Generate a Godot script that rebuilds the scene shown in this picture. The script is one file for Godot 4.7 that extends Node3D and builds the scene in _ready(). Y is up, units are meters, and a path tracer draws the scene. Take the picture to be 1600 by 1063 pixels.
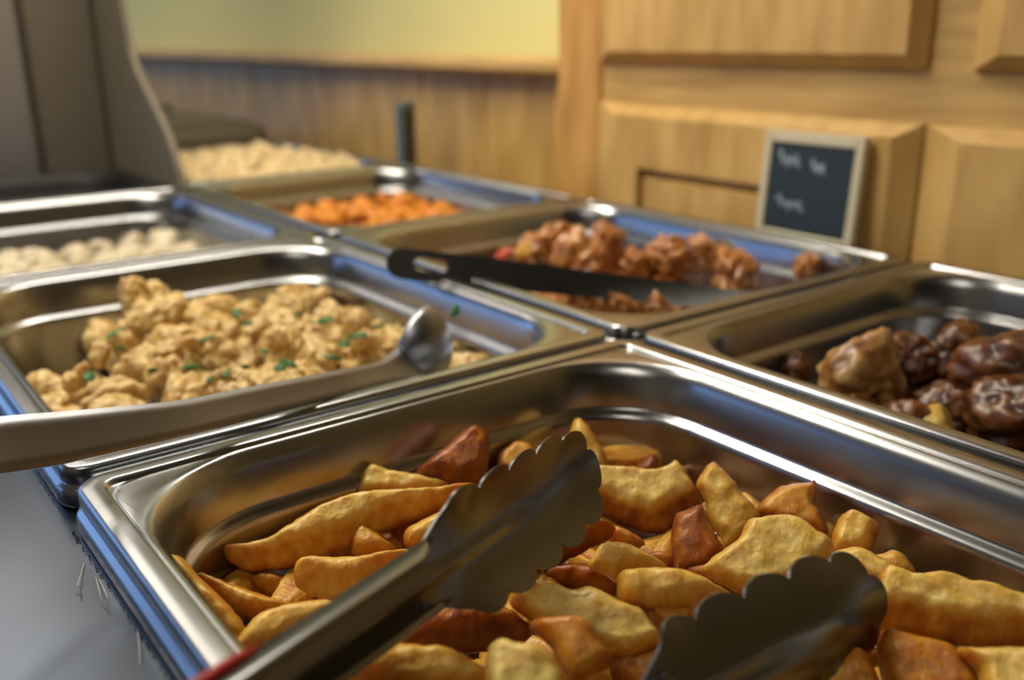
extends Node3D

const H := 0.92                      # height of the pan rims above the floor
var M := {}
var names := {}
var rng := RandomNumberGenerator.new()
var rough := FastNoiseLite.new()
var fine := FastNoiseLite.new()

# ------------------------------------------------------------------ naming
func numbered(called: String) -> String:
	var n: int = names.get(called, 0)
	names[called] = n + 1
	return called if n == 0 else "%s_%03d" % [called, n]

func tag(o: Node3D, label: String, category: String, group := "", kind := "") -> Node3D:
	if label: o.set_meta("label", label)
	if category: o.set_meta("category", category)
	if group: o.set_meta("group", group)
	if kind: o.set_meta("kind", kind)
	return o

func obj(called: String, mesh: Mesh, mat: Material, parent: Node3D = self) -> MeshInstance3D:
	var o := MeshInstance3D.new()
	o.name = numbered(called) if parent == self else called
	o.mesh = mesh
	o.material_override = mat
	parent.add_child(o, true)
	return o

func base(called: String, at: Vector3) -> Node3D:
	var o := Node3D.new()
	o.name = numbered(called)
	add_child(o)
	o.position = at
	return o

func struct(called: String, mesh: Mesh, mat: Material, label: String) -> MeshInstance3D:
	var o := MeshInstance3D.new()
	o.name = called
	o.mesh = mesh
	o.material_override = mat
	add_child(o, true)
	tag(o, label, called.get_slice("_", 0), "", "structure")
	return o

# ------------------------------------------------------------------ mesh helpers
func put(st: SurfaceTool, p: Vector3) -> void:
	st.add_vertex(p)

func quad(st: SurfaceTool, a: Vector3, b: Vector3, c: Vector3, d: Vector3) -> void:   # clockwise seen from the front
	put(st, a); put(st, b); put(st, c)
	put(st, a); put(st, c); put(st, d)

func add_box(st: SurfaceTool, lo: Vector3, hi: Vector3, bevel := 0.0) -> void:
	# a box with chamfered edges, built as the hull of three shrunken slabs
	st.set_smooth_group(-1)
	var c := (lo + hi) / 2
	var h := (hi - lo) / 2
	var b := minf(bevel, minf(h.x, minf(h.y, h.z)) * 0.9)
	if b <= 0.0:
		b = minf(h.x, minf(h.y, h.z)) * 0.02
	for ax in 3:
		for s in [-1.0, 1.0]:
			var u := (ax + 1) % 3
			var v := (ax + 2) % 3
			var p := []
			for k in [[-1, -1], [1, -1], [1, 1], [-1, 1]]:
				var q := Vector3()
				q[ax] = h[ax] * s
				q[u] = (h[u] - b) * k[0]
				q[v] = (h[v] - b) * k[1]
				p.append(c + q)
			if s > 0: p.reverse()
			quad(st, p[0], p[1], p[2], p[3])
			# the chamfer between face ax,s and the face of axis u on either side
			for t in [-1.0, 1.0]:
				var e := []
				for k in [-1.0, 1.0]:
					var q1 := Vector3()
					q1[ax] = h[ax] * s; q1[u] = (h[u] - b) * t; q1[v] = (h[v] - b) * k
					var q2 := Vector3()
					q2[ax] = (h[ax] - b) * s; q2[u] = h[u] * t; q2[v] = (h[v] - b) * k
					e.append(c + q1); e.append(c + q2)
				if s * t > 0: quad(st, e[0], e[2], e[3], e[1])
				else: quad(st, e[0], e[1], e[3], e[2])
	for sx in [-1.0, 1.0]:
		for sy in [-1.0, 1.0]:
			for sz in [-1.0, 1.0]:
				var s3 := Vector3(sx, sy, sz)
				var a := c + Vector3(h.x, h.y - b, h.z - b) * s3
				var d := c + Vector3(h.x - b, h.y, h.z - b) * s3
				var e := c + Vector3(h.x - b, h.y - b, h.z) * s3
				if sx * sy * sz > 0: put(st, a); put(st, e); put(st, d)
				else: put(st, a); put(st, d); put(st, e)

func begin() -> SurfaceTool:
	var st := SurfaceTool.new()
	st.begin(Mesh.PRIMITIVE_TRIANGLES)
	return st

func done(st: SurfaceTool) -> ArrayMesh:
	st.generate_normals()
	return st.commit()

func box_mesh(lo: Vector3, hi: Vector3, bevel := 0.0) -> ArrayMesh:
	var st := begin()
	add_box(st, lo, hi, bevel)
	return done(st)

func loft(rings: Array, closed_u := true, cap_first := false, cap_last := false, smooth := true, flip := false) -> ArrayMesh:
	var st := begin()
	add_loft(st, rings, closed_u, cap_first, cap_last, smooth, flip)
	return done(st)

func add_loft(st: SurfaceTool, rings: Array, closed_u := true, cap_first := false, cap_last := false, smooth := true, flip := false) -> void:
	st.set_smooth_group(0 if smooth else -1)
	for i in rings.size() - 1:
		var a: PackedVector3Array = rings[i]
		var b: PackedVector3Array = rings[i + 1]
		var n := a.size()
		for k in (n if closed_u else n - 1):
			var k2 := (k + 1) % n
			if flip: quad(st, a[k], b[k], b[k2], a[k2])
			else: quad(st, a[k], a[k2], b[k2], b[k])
	for e in 2:
		if (e == 0 and cap_first) or (e == 1 and cap_last):
			var r: PackedVector3Array = rings[0] if e == 0 else rings[rings.size() - 1]
			var c := Vector3()
			for v in r: c += v / r.size()
			for k in r.size():
				var k2 := (k + 1) % r.size()
				var f := (e == 0) != flip
				if f: put(st, c); put(st, r[k2]); put(st, r[k])
				else: put(st, c); put(st, r[k]); put(st, r[k2])

func tube(points: Array, radii: Array, sides := 8) -> ArrayMesh:
	var rings := []
	for i in points.size():
		var p: Vector3 = points[i]
		var t: Vector3 = (points[mini(i + 1, points.size() - 1)] - points[maxi(i - 1, 0)])
		t = t.normalized()
		var u := t.cross(Vector3(0.31, 0.9, 0.29)).normalized()
		var v := t.cross(u)
		var ring := PackedVector3Array()
		for k in sides:
			var a := TAU * k / sides
			ring.append(p + (u * cos(a) + v * sin(a)) * float(radii[i]))
		rings.append(ring)
	return loft(rings, true, true, true, true, true)

func rounded_ring(x0: float, z0: float, x1: float, z1: float, r: float, y: float, n := 9) -> PackedVector3Array:
	var out := PackedVector3Array()
	var cs := [[x1 - r, z1 - r, 0.0], [x0 + r, z1 - r, 90.0], [x0 + r, z0 + r, 180.0], [x1 - r, z0 + r, 270.0]]
	for c in cs:
		for k in n + 1:
			var a := deg_to_rad(c[2] + 90.0 * k / n)
			out.append(Vector3(c[0] + r * cos(a), y, c[1] + r * sin(a)))
	return out

# a closed outline smoothed through its points and divided evenly
func smooth_outline(pts: PackedVector2Array, step: float) -> PackedVector2Array:
	var n := pts.size()
	var dense := PackedVector2Array()
	for i in n:
		var p0 := pts[(i + n - 1) % n]
		var p1 := pts[i]
		var p2 := pts[(i + 1) % n]
		var p3 := pts[(i + 2) % n]
		var m := maxi(2, int(p1.distance_to(p2) / (step * 0.4)))
		for k in m:
			var t := float(k) / m
			var lin := p1.lerp(p2, t)
			dense.append(lin.lerp(p1.cubic_interpolate(p2, p0, p3, t), 0.8))
	return even(dense, step)

func even(dense: PackedVector2Array, step: float) -> PackedVector2Array:
	var total := 0.0
	var n := dense.size()
	for i in n: total += dense[i].distance_to(dense[(i + 1) % n])
	var count := maxi(8, int(round(total / step)))
	var out := PackedVector2Array()
	var want := total / count
	var have := 0.0
	var next := 0.0
	for i in n:
		var a := dense[i]
		var b := dense[(i + 1) % n]
		var l := a.distance_to(b)
		while next <= have + l and out.size() < count:
			out.append(a.lerp(b, (next - have) / maxf(l, 1e-9)))
			next += want
		have += l
	return out

# points and triangles that fill an outline: the outline's own points come first
func fill(outline: PackedVector2Array, step: float) -> Array:
	var pts := outline.duplicate()
	var lo := outline[0]
	var hi := outline[0]
	for p in outline:
		lo = lo.min(p); hi = hi.max(p)
	var row := 0
	var y := lo.y + step * 0.3
	while y < hi.y:
		var x := lo.x + (step * 0.5 if row % 2 else 0.0)
		while x < hi.x:
			var p := Vector2(x + rng.randf_range(-0.12, 0.12) * step, y + rng.randf_range(-0.12, 0.12) * step)
			if Geometry2D.is_point_in_polygon(p, outline):
				var near := 1e9
				for q in outline: near = minf(near, p.distance_squared_to(q))
				if near > step * step * 0.3: pts.append(p)
			x += step
		y += step * 0.866
		row += 1
	var tri := Geometry2D.triangulate_delaunay(pts)
	var keep := PackedInt32Array()
	for i in range(0, tri.size(), 3):
		var a := pts[tri[i]]
		var b := pts[tri[i + 1]]
		var c := pts[tri[i + 2]]
		if not Geometry2D.is_point_in_polygon((a + b + c) / 3.0, outline): continue
		if absf((b - a).cross(c - a)) < 1e-11: continue
		if (b - a).cross(c - a) > 0: keep.append_array([tri[i], tri[i + 1], tri[i + 2]])
		else: keep.append_array([tri[i], tri[i + 2], tri[i + 1]])
	return [pts, keep]

func from_index(verts: PackedVector3Array, cols: PackedColorArray, idx: PackedInt32Array) -> ArrayMesh:
	var st := begin()
	st.set_smooth_group(0)
	for i in idx:
		if cols.size(): st.set_color(cols[i])
		st.add_vertex(verts[i])
	st.generate_normals()
	return st.commit()

# ------------------------------------------------------------------ textures and materials
func noise_tex(freq: float, seed_: int, lo: Color, hi: Color, normal := false, octaves := 4, mid := -1.0) -> NoiseTexture2D:
	var f := FastNoiseLite.new()
	f.seed = seed_
	f.noise_type = FastNoiseLite.TYPE_SIMPLEX_SMOOTH
	f.frequency = freq
	f.fractal_octaves = octaves
	var t := NoiseTexture2D.new()
	t.width = 512; t.height = 512
	t.seamless = true
	t.noise = f
	t.as_normal_map = normal
	if normal: t.bump_strength = 6.0
	else:
		var g := Gradient.new()
		g.set_color(0, lo); g.set_color(1, hi)
		if mid >= 0.0: g.set_offset(0, mid); g.set_offset(1, minf(mid + 0.3, 1.0))
		t.color_ramp = g
	return t

func mat(c: Color, roughness: float, metallic := 0.0) -> StandardMaterial3D:
	var m := StandardMaterial3D.new()
	m.albedo_color = c
	m.roughness = roughness
	m.metallic = metallic
	return m

func textured(m: StandardMaterial3D, tex: Texture2D, scale: Vector3, world := false) -> StandardMaterial3D:
	m.albedo_texture = tex
	m.uv1_triplanar = true
	m.uv1_world_triplanar = world
	m.uv1_scale = scale
	return m

func food(c: Color, roughness: float, spec: float, scale: float, bump: float, lo := 0.72) -> StandardMaterial3D:
	var m := mat(c, roughness)
	m.vertex_color_use_as_albedo = true
	m.metallic_specular = spec
	textured(m, T.food, Vector3.ONE * scale)
	m.heightmap_enabled = true
	m.heightmap_texture = T.bump
	m.heightmap_scale = bump
	m.subsurf_scatter_enabled = true
	m.subsurf_scatter_strength = 0.2
	return m

var T := {}
func make_materials() -> void:
	T.food = noise_tex(0.02, 3, Color(0.86, 0.82, 0.74), Color(1, 1, 1), false, 5)
	T.bump = noise_tex(0.03, 5, Color.BLACK, Color.WHITE, false, 5)
	T.brush = noise_tex(0.012, 9, Color(0.75, 0.75, 0.75), Color(1, 1, 1), false, 4)
	T.grain = noise_tex(0.01, 12, Color(0.80, 0.76, 0.68), Color(1, 1, 1), false, 4)
	T.scratch = noise_tex(0.06, 21, Color(0.7, 0.7, 0.7), Color(1, 1, 1), false, 2)
	M.steel = mat(Color(0.635, 0.645, 0.655), 0.25, 1.0)
	M.polished = mat(Color(0.44, 0.45, 0.46), 0.24, 1.0)
	M.dull = mat(Color(0.62, 0.61, 0.59), 0.33, 1.0)
	M.deck = mat(Color(0.33, 0.36, 0.41), 0.24, 1.0)
	M.grime = mat(Color(0.05, 0.06, 0.09), 0.5)
	M.dark = mat(Color(0.03, 0.03, 0.035), 0.6)
	M.fry = food(Color(1, 1, 1), 0.40, 0.5, 26.0, 0.028)
	M.potato = food(Color(1, 1, 1), 0.4, 0.5, 0.4, 0.03)
	M.meat = food(Color(1, 1, 1), 0.3, 0.6, 0.25, 0.03)
	M.glaze = food(Color(1, 1, 1), 0.36, 0.55, 0.25, 0.02)
	M.sauce = mat(Color(0.16, 0.07, 0.02), 0.12)
	M.herb = mat(Color(0.13, 0.36, 0.10), 0.5)
	M.wood = mat(Color(0.87, 0.72, 0.44), 0.42)
	textured(M.wood, T.grain, Vector3(5, 1.2, 5), true)
	M.wood_rail = mat(Color(0.87, 0.73, 0.46), 0.42)
	textured(M.wood_rail, T.grain, Vector3(5, 8, 0.9), true)
	M.yellow = mat(Color(0.86, 0.84, 0.58), 0.8)
	M.white = mat(Color(0.82, 0.81, 0.78), 0.85)
	M.floor = mat(Color(0.20, 0.18, 0.165), 0.6)
	textured(M.floor, T.grain, Vector3(2, 2, 2), true)
	M.frame = mat(Color(0.80, 0.77, 0.66), 0.6)
	M.slate = mat(Color(0.13, 0.19, 0.22), 0.55)
	M.chalk = mat(Color(0.62, 0.68, 0.74), 0.9)
	M.red = mat(Color(0.62, 0.05, 0.07), 0.3)
	M.lint = mat(Color(0.85, 0.83, 0.78), 0.8)
	M.lamp = mat(Color(1, 1, 1), 0.5)
	M.lamp.emission_enabled = true
	M.lamp.emission = Color(1.0, 0.95, 0.86)
	M.lamp.emission_energy_multiplier = 6.0
	M.lampbox = mat(Color(0.7, 0.7, 0.7), 0.5)
	M.brushed = mat(Color(0.66, 0.66, 0.66), 0.45, 1.0)
	M.dull_dark = mat(Color(0.42, 0.39, 0.34), 0.55, 0.6)
	M.cheek = mat(Color(0.47, 0.44, 0.38), 0.7, 0.4)
	M.black_steel = mat(Color(0.018, 0.02, 0.022), 0.6)
	M.spoon = mat(Color(0.56, 0.575, 0.60), 0.38, 1.0)
	M.handle = mat(Color(0.50, 0.50, 0.49), 0.3, 1.0)
	M.wood_post = mat(Color(0.85, 0.66, 0.36), 0.42)
	textured(M.wood_post, T.grain, Vector3(5, 1.2, 5), true)
	M.dark_wall = mat(Color(0.26, 0.23, 0.20), 0.8)
	M.sign_blue = mat(Color(0.30, 0.40, 0.47), 0.5)
	M.glass = mat(Color(1, 1, 1, 0.08), 0.02)
	M.glass.transparency = BaseMaterial3D.TRANSPARENCY_ALPHA

# ------------------------------------------------------------------ pans
func pan(x0: float, z0: float, x1: float, z1: float, label: String, group := "gastronorm pans in the counter", depth := 0.065, lift := 0.0) -> MeshInstance3D:
	# inset, height, corner radius; from the foot of the skirt over the rim into the pan, then back underneath
	var prof := [
		[-0.0012, -0.0165, 0.013], [-0.0018, -0.0150, 0.0135], [-0.0018, -0.0100, 0.0135], [-0.0012, -0.0088, 0.013], [0.0002, -0.0080, 0.0115],
		[0.0006, -0.0074, 0.011], [0.0000, -0.0062, 0.011], [-0.0002, -0.0030, 0.0112], [0.0000, -0.0014, 0.011], [0.0006, -0.0005, 0.0105],
		[0.0016, 0.0, 0.0095], [0.0070, 0.0, 0.0062], [0.0079, -0.0003, 0.0056], [0.0085, -0.0011, 0.0054], [0.0089, -0.0019, 0.0056],
		[0.0090, -0.0021, 0.0115], [0.0091, -0.0017, 0.0150], [0.0093, -0.0014, 0.0190], [0.0095, -0.0014, 0.045], [0.0103, -0.0016, 0.050], [0.0116, -0.0026, 0.0498],
		[0.0128, -0.0046, 0.0494], [0.0146, -0.0080, 0.0485], [0.0158, -0.0215, 0.0475], [0.0162, -0.0228, 0.047], [0.0172, -0.0236, 0.046], [0.0186, -0.0240, 0.0448],
		[0.0196, -0.0247, 0.044], [0.0203, -0.0260, 0.0435], [0.0208, -0.0280, 0.043], [0.0238, 0.004 - depth, 0.040], [0.0256, 0.0012 - depth, 0.038], [0.0300, -depth, 0.034]]
	var rings := []
	for p in prof:
		rings.append(rounded_ring(x0 + p[0], z0 + p[0], x1 - p[0], z1 - p[0], p[2], p[1]))
	var under := []
	for p in [[0.030, -depth - 0.0012, 0.034], [0.0235, -depth, 0.040], [0.0195, -0.0280, 0.043], [0.0145, -0.0215, 0.0475], [0.0130, -0.0080, 0.0485], [0.0110, -0.0030, 0.03], [0.0010, -0.0030, 0.0115], [0.0004, -0.0165, 0.012], [-0.0012, -0.0165, 0.013]]:
		under.append(rounded_ring(x0 + p[0], z0 + p[0], x1 - p[0], z1 - p[0], p[2], p[1]))
	var st := begin()
	add_loft(st, rings, true, false, true, true, false)
	add_loft(st, under, true, true, false, true, false)
	var o := obj("food_pan", done(st), M.steel)
	o.position = Vector3(0, H + lift, 0)
	tag(o, label, "pan", group)
	return o

# ------------------------------------------------------------------ potato pieces of the front pan
func tone_color(t: float) -> Color:      # linear base colours from pale potato flesh to dark fried skin
	var stops := [Color(0.84, 0.66, 0.20), Color(0.78, 0.51, 0.085), Color(0.66, 0.31, 0.03), Color(0.46, 0.15, 0.016), Color(0.22, 0.06, 0.012)]
	var x := clampf(t, 0.0, 1.0) * 4.0
	var i := mini(int(x), 3)
	return stops[i].lerp(stops[i + 1], x - i)

func piece(called: String, label: String, at: Vector3, n: Vector3, xy: Array, thick: float, tone: float, side_tone: float, side: float, group := "") -> MeshInstance3D:
	var raw := PackedVector2Array()
	for i in range(0, xy.size(), 2): raw.append(Vector2(xy[i], xy[i + 1]) * 1e-4)
	var o := obj(called, piece_mesh(raw, thick, tone, side_tone, side, names.size() + int(at.x * 9000)), M.fry)
	var ex := Vector3.UP.cross(n).normalized()
	o.transform = Transform3D(Basis(ex, n.cross(ex), n), at)
	tag(o, label, "potato", group if group else "fried potatoes in the front pan")
	return o

func piece_mesh(raw: PackedVector2Array, thick: float, tone: float, side_tone: float, side: float, sd: int) -> ArrayMesh:
	var line := smooth_outline(raw, 0.0013)
	for i in line.size():
		line[i] += Vector2(rough.get_noise_3d(line[i].x * 260, line[i].y * 260, sd), rough.get_noise_3d(line[i].x * 260, line[i].y * 260, sd + 40)) * 0.0004
	var filled := fill(line, 0.0014)
	var pts: PackedVector2Array = filled[0]
	var tri: PackedInt32Array = filled[1]
	var m := line.size()
	var widths := PackedFloat32Array()
	for i in m:
		var d := (line[(i + 1) % m] - line[i]).normalized()
		var out := Vector2(d.y, -d.x)                       # outward of a counter-clockwise outline
		var low := smoothstep(0.2, 0.8, -out.y)
		var w := lerpf(0.0032, side, low) * (1.0 + 0.15 * rough.get_noise_2d(line[i].x * 90 + sd, line[i].y * 90))
		widths.append(maxf(w, 0.0022))
	var verts := PackedVector3Array()
	var cols := PackedColorArray()
	var back := PackedVector3Array()
	var bcols := PackedColorArray()
	for k in pts.size():
		var p := pts[k]
		var q := 1.0
		var edge := 1.0
		if k < m:
			q = 0.0; edge = 0.0
		else:
			for i in m:
				var c := Geometry2D.get_closest_point_to_segment(p, line[i], line[(i + 1) % m])
				var d := p.distance_to(c)
				q = minf(q, d / widths[i])
				edge = minf(edge, d / 0.0045)
		var f := 0.78 * q + 0.22 * sqrt(maxf(0.0, 1.0 - (1.0 - q) * (1.0 - q)))
		var big := rough.get_noise_3d(p.x * 100, p.y * 100, sd * 3.1)
		var mid := rough.get_noise_3d(p.x * 330, p.y * 330, sd * 1.7)
		var z := thick * 0.55 * f + (big * 0.0013 + mid * 0.0005) * minf(1.0, edge * 1.3)
		verts.append(Vector3(p.x, p.y, z))
		var b := sqrt(maxf(0.0, 1.0 - (1.0 - edge) * (1.0 - edge)))
		back.append(Vector3(p.x, p.y, -thick * 0.5 * b))
		var on_side := 1.0 - smoothstep(0.55, 0.95, q)
		var speck := rough.get_noise_3d(p.x * 190, p.y * 190, sd + 7.0)
		var t := lerpf(tone, side_tone, on_side * clampf(side / 0.006, 0.35, 1.0)) + 0.20 * big + 0.16 * speck + 0.16 * (1.0 - smoothstep(0.0, 0.55, edge))
		cols.append(tone_color(t))
		bcols.append(tone_color(side_tone))
	var all := verts.duplicate()
	var allc := cols.duplicate()
	var idx := PackedInt32Array()
	var map := PackedInt32Array()
	for k in pts.size():
		if k < m: map.append(k)
		else:
			map.append(all.size())
			all.append(back[k]); allc.append(bcols[k])
	for i in range(0, tri.size(), 3):
		idx.append_array([tri[i], tri[i + 2], tri[i + 1]])
		idx.append_array([map[tri[i]], map[tri[i + 1]], map[tri[i + 2]]])
	return from_index(all, allc, idx)

# ------------------------------------------------------------------ lumps: faceted, rounded bodies for chunks of food
func lump(sd: int, squash: Vector3, facets: int, c0: Color, c1: Color, c2: Color, bumpy := 0.08, sub := 3) -> ArrayMesh:
	var r := RandomNumberGenerator.new()
	r.seed = sd * 77 + 5
	var planes := []
	for i in facets:
		planes.append([Vector3(r.randfn(), r.randfn(), r.randfn()).normalized(), r.randf_range(0.55, 0.95)])
	var n := 4 * sub
	var st := begin()
	st.set_smooth_group(0)
	for face in 6:
		var ax := face % 3
		var sgn := 1.0 if face < 3 else -1.0
		var grid := []
		for i in n + 1:
			var row := []
			for k in n + 1:
				var d := Vector3()
				d[ax] = sgn
				d[(ax + 1) % 3] = tan(PI / 4 * (2.0 * i / n - 1.0))
				d[(ax + 2) % 3] = tan(PI / 4 * (2.0 * k / n - 1.0))
				d = d.normalized()
				var soft := 0.0
				for p in planes:
					var dt: float = d.dot(p[0])
					if dt > 0.05: soft += pow(dt / float(p[1]), 10.0)
				var rad := pow(1.0 + soft, -0.1)
				var nz := rough.get_noise_3d(d.x * 1.6 + sd * 13, d.y * 1.6, d.z * 1.6)
				var nf := rough.get_noise_3d(d.x * 4.2, d.y * 4.2 + sd * 9, d.z * 4.2)
				rad *= 1.0 + bumpy * nz + bumpy * 0.35 * nf
				var t := clampf(0.5 + 0.9 * nz + 0.5 * nf, 0.0, 1.0)
				var col := c0.lerp(c1, t * 2.0) if t < 0.5 else c1.lerp(c2, t * 2.0 - 1.0)
				row.append([d * rad * squash, col])
			grid.append(row)
		for i in n:
			for k in n:
				var q := [grid[i][k], grid[i + 1][k], grid[i + 1][k + 1], grid[i][k + 1]]
				for c in ([0, 2, 1, 0, 3, 2] if sgn > 0 else [0, 1, 2, 0, 2, 3]):
					st.set_color(q[c][1])
					st.add_vertex(q[c][0])
	st.generate_normals()
	return st.commit()

func drop(called: String, mesh: Mesh, m: Material, at: Vector3, size: float, label: String, category: String, group: String, turn := Vector3(-9, 0, 0)) -> MeshInstance3D:
	var o := obj(called, mesh, m)
	var e := turn if turn.x > -8 else Vector3(rng.randf() * TAU, rng.randf() * TAU, rng.randf() * TAU)
	o.transform = Transform3D(Basis.from_euler(e).scaled(Vector3.ONE * size), at + Vector3(0, H, 0))
	tag(o, label, category, group)
	return o

# ------------------------------------------------------------------ tongs
func tong_shape(p: Vector2) -> float:        # depth of the spoon-shaped head
	var cup := 0.0062 * pow(minf(absf(p.y) / 0.019, 1.3), 2.0) * smoothstep(-0.006, 0.022, p.x)
	var tip := 0.0045 * pow(smoothstep(0.060, 0.096, p.x), 1.6)
	var bead := 0.0009 * exp(-pow(p.y / 0.0013, 2.0)) * (1.0 - smoothstep(0.035, 0.058, p.x))
	return cup + tip + bead

func tong_arm(parent: Node3D, tip: Vector3, neck: Vector3, up: Vector3, facing: Vector3, back: float, broad: float, label: String, with_rod := false) -> void:
	var ax := (tip - neck).normalized()
	var az := (facing - ax * facing.dot(ax)).normalized()
	var ay := az.cross(ax).normalized()
	if ay.dot(up) < 0: ay = -ay
	var origin := tip - ax * 0.094 - parent.position
	var at := func(p: Vector3) -> Vector3: return origin + ax * p.x + ay * p.y + az * p.z
	# the outline of the head, scalloped all the way round
	var plain := PackedVector2Array()
	plain.append(Vector2(-0.012, 0.0085)); plain.append(Vector2(-0.004, 0.0095)); plain.append(Vector2(0.004, 0.014)); plain.append(Vector2(0.011, 0.0178))
	plain.append(Vector2(0.020, 0.0185)); plain.append(Vector2(0.035, 0.0185)); plain.append(Vector2(0.064, 0.0180))
	for k in 7:
		var a := PI / 2 * (1.0 - (k + 1) / 7.0)
		plain.append(Vector2(0.068 + 0.024 * cos(a), 0.0178 * sin(a)))
	var m := plain.size()
	for k in range(m - 2, -1, -1): plain.append(Vector2(plain[k].x, -plain[k].y))
	for k in plain.size(): plain[k].y *= lerpf(1.0, broad, smoothstep(-0.004, 0.012, plain[k].x))
	var ev := even(smooth_outline(plain, 0.0006), 0.0006)
	var line := PackedVector2Array()
	var run := 0.0
	var mid := 0
	for i in ev.size():
		if ev[i].x > ev[mid].x: mid = i
	var period := 0.0175
	for i in ev.size():
		var s := absf(float(i - mid)) * 0.0006
		var d := (ev[(i + 1) % ev.size()] - ev[(i + ev.size() - 1) % ev.size()]).normalized()
		var out := Vector2(-d.y, d.x)
		if out.dot(ev[i] - Vector2(0.03, 0)) < 0: out = -out
		var on := smoothstep(0.006, 0.013, ev[i].x)
		line.append(ev[i] + out * on * (0.0040 * sqrt(absf(cos(PI * s / period))) - 0.0022))
	var filled := fill(line, 0.0017)
	var pts: PackedVector2Array = filled[0]
	var tri: PackedInt32Array = filled[1]
	var st := begin()
	st.set_smooth_group(0)
	var same: bool = ax.cross(ay).dot(az) > 0
	for i in range(0, tri.size(), 3):
		for side in 2:
			var o := [0, 2, 1] if (side == 0) == same else [0, 1, 2]
			for k in o:
				var p := pts[tri[i + k]]
				put(st, at.call(Vector3(p.x, p.y, tong_shape(p) + (0.0005 if side == 0 else -0.0005))))
	st.set_smooth_group(1)
	for i in line.size():
		var p := line[i]
		var q := line[(i + 1) % line.size()]
		var a: Vector3 = at.call(Vector3(p.x, p.y, tong_shape(p) + 0.0005))
		var b: Vector3 = at.call(Vector3(q.x, q.y, tong_shape(q) + 0.0005))
		var c: Vector3 = at.call(Vector3(q.x, q.y, tong_shape(q) - 0.0005))
		var d: Vector3 = at.call(Vector3(p.x, p.y, tong_shape(p) - 0.0005))
		quad(st, a, b, c, d)
	# the shaft: a pressed channel with a bead along its middle
	var rings := []
	var xs := [0.007, 0.004, 0.001, -0.003, -0.007, -0.012, -0.018, -0.04, -0.08, -0.13, -back]
	for x in xs:
		var hw: float = lerpf(0.0100, 0.0098, smoothstep(0.004, -0.014, x))
		if x < -0.02: hw = lerpf(0.0098, 0.0088, (-x - 0.02) / 0.15)
		var dp: float = lerpf(0.0002, 0.0060, smoothstep(0.004, -0.012, x))
		var sink: float = lerpf(0.0016, 0.0004, smoothstep(0.004, -0.006, x))
		var lip := hw - dp * 0.42
		var b := 0.0011
		var sec := [[-lip, dp], [-hw, 0.0012], [-hw + 0.0006, 0.0007], [-hw + 0.002, 0], [-0.0018, 0], [-0.0008, b * 0.8], [0, b], [0.0008, b * 0.8], [0.0018, 0], [hw - 0.002, 0], [hw - 0.0006, 0.0007], [hw, 0.0012], [lip, dp], [lip - 0.0005, dp + 0.0003], [lip - 0.001, dp],
			[hw - 0.001, 0.0022], [hw - 0.0016, 0.0012], [hw - 0.0026, 0.001], [0.0026, 0.001], [0.0012, b + 0.0008], [0, b + 0.001], [-0.0012, b + 0.0008], [-0.0026, 0.001], [-hw + 0.0026, 0.001], [-hw + 0.0016, 0.0012], [-hw + 0.001, 0.0022], [-lip + 0.001, dp], [-lip + 0.0005, dp + 0.0003]]
		var ring := PackedVector3Array()
		for q in sec: ring.append(at.call(Vector3(x, q[0], q[1] - sink)))
		rings.append(ring)
	add_loft(st, rings, true, true, true, true, same)
	var o := obj("arm", done(st), M.polished, parent)
	o.set_meta("label", label)
	if not with_rod: return
	var run_pts := []
	var rad := []
	for k in 12:
		run_pts.append(at.call(Vector3(-0.066 - 0.007 * k, 0.0094, 0.0002)))
		rad.append(0.0017 if k > 0 else 0.0008)
	var rod := obj("grip_strip", tube(run_pts, rad, 8), M.red, parent)
	rod.set_meta("label", "red strip along the top of the shaft")

# ------------------------------------------------------------------ room
func light_panel(at: Vector3, size: Vector2, energy: float, c: Color, glow: float, label: String) -> void:
	var t := base("ceiling_light", at)
	tag(t, label, "light")
	obj("housing", box_mesh(Vector3(-size.x / 2 - 0.03, 0.004, -size.y / 2 - 0.03), Vector3(size.x / 2 + 0.03, 0.06, size.y / 2 + 0.03), 0.006), M.lampbox, t)
	var m: StandardMaterial3D = M.lamp.duplicate()
	m.emission = c
	m.emission_energy_multiplier = glow
	obj("diffuser", box_mesh(Vector3(-size.x / 2, -0.006, -size.y / 2), Vector3(size.x / 2, 0.004, size.y / 2), 0.002), m, t)
	var l := AreaLight3D.new()
	l.name = "panel_light"
	l.area_size = size
	l.light_energy = energy
	l.light_color = c
	l.shadow_enabled = true
	l.area_range = 12.0
	t.add_child(l)
	l.position = Vector3(0, -0.012, 0)
	l.rotation_degrees = Vector3(-90, 0, 0)

func wall_with_opening(st: SurfaceTool, along_x: bool, plane0: float, plane1: float, a0: float, a1: float, y1: float, holes: Array) -> void:
	# a wall slab from a0 to a1 and 0 to y1 with rectangular holes [a, b, low, high], sorted along the wall
	var bx := func(u0: float, u1: float, v0: float, v1: float) -> void:
		if along_x: add_box(st, Vector3(u0, v0, plane0), Vector3(u1, v1, plane1))
		else: add_box(st, Vector3(plane0, v0, u0), Vector3(plane1, v1, u1))
	var at := a0
	for h in holes:
		bx.call(at, h[0], 0.0, y1)
		bx.call(h[0], h[1], 0.0, h[2])
		bx.call(h[0], h[1], h[3], y1)
		at = h[1]
	bx.call(at, a1, 0.0, y1)

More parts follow.
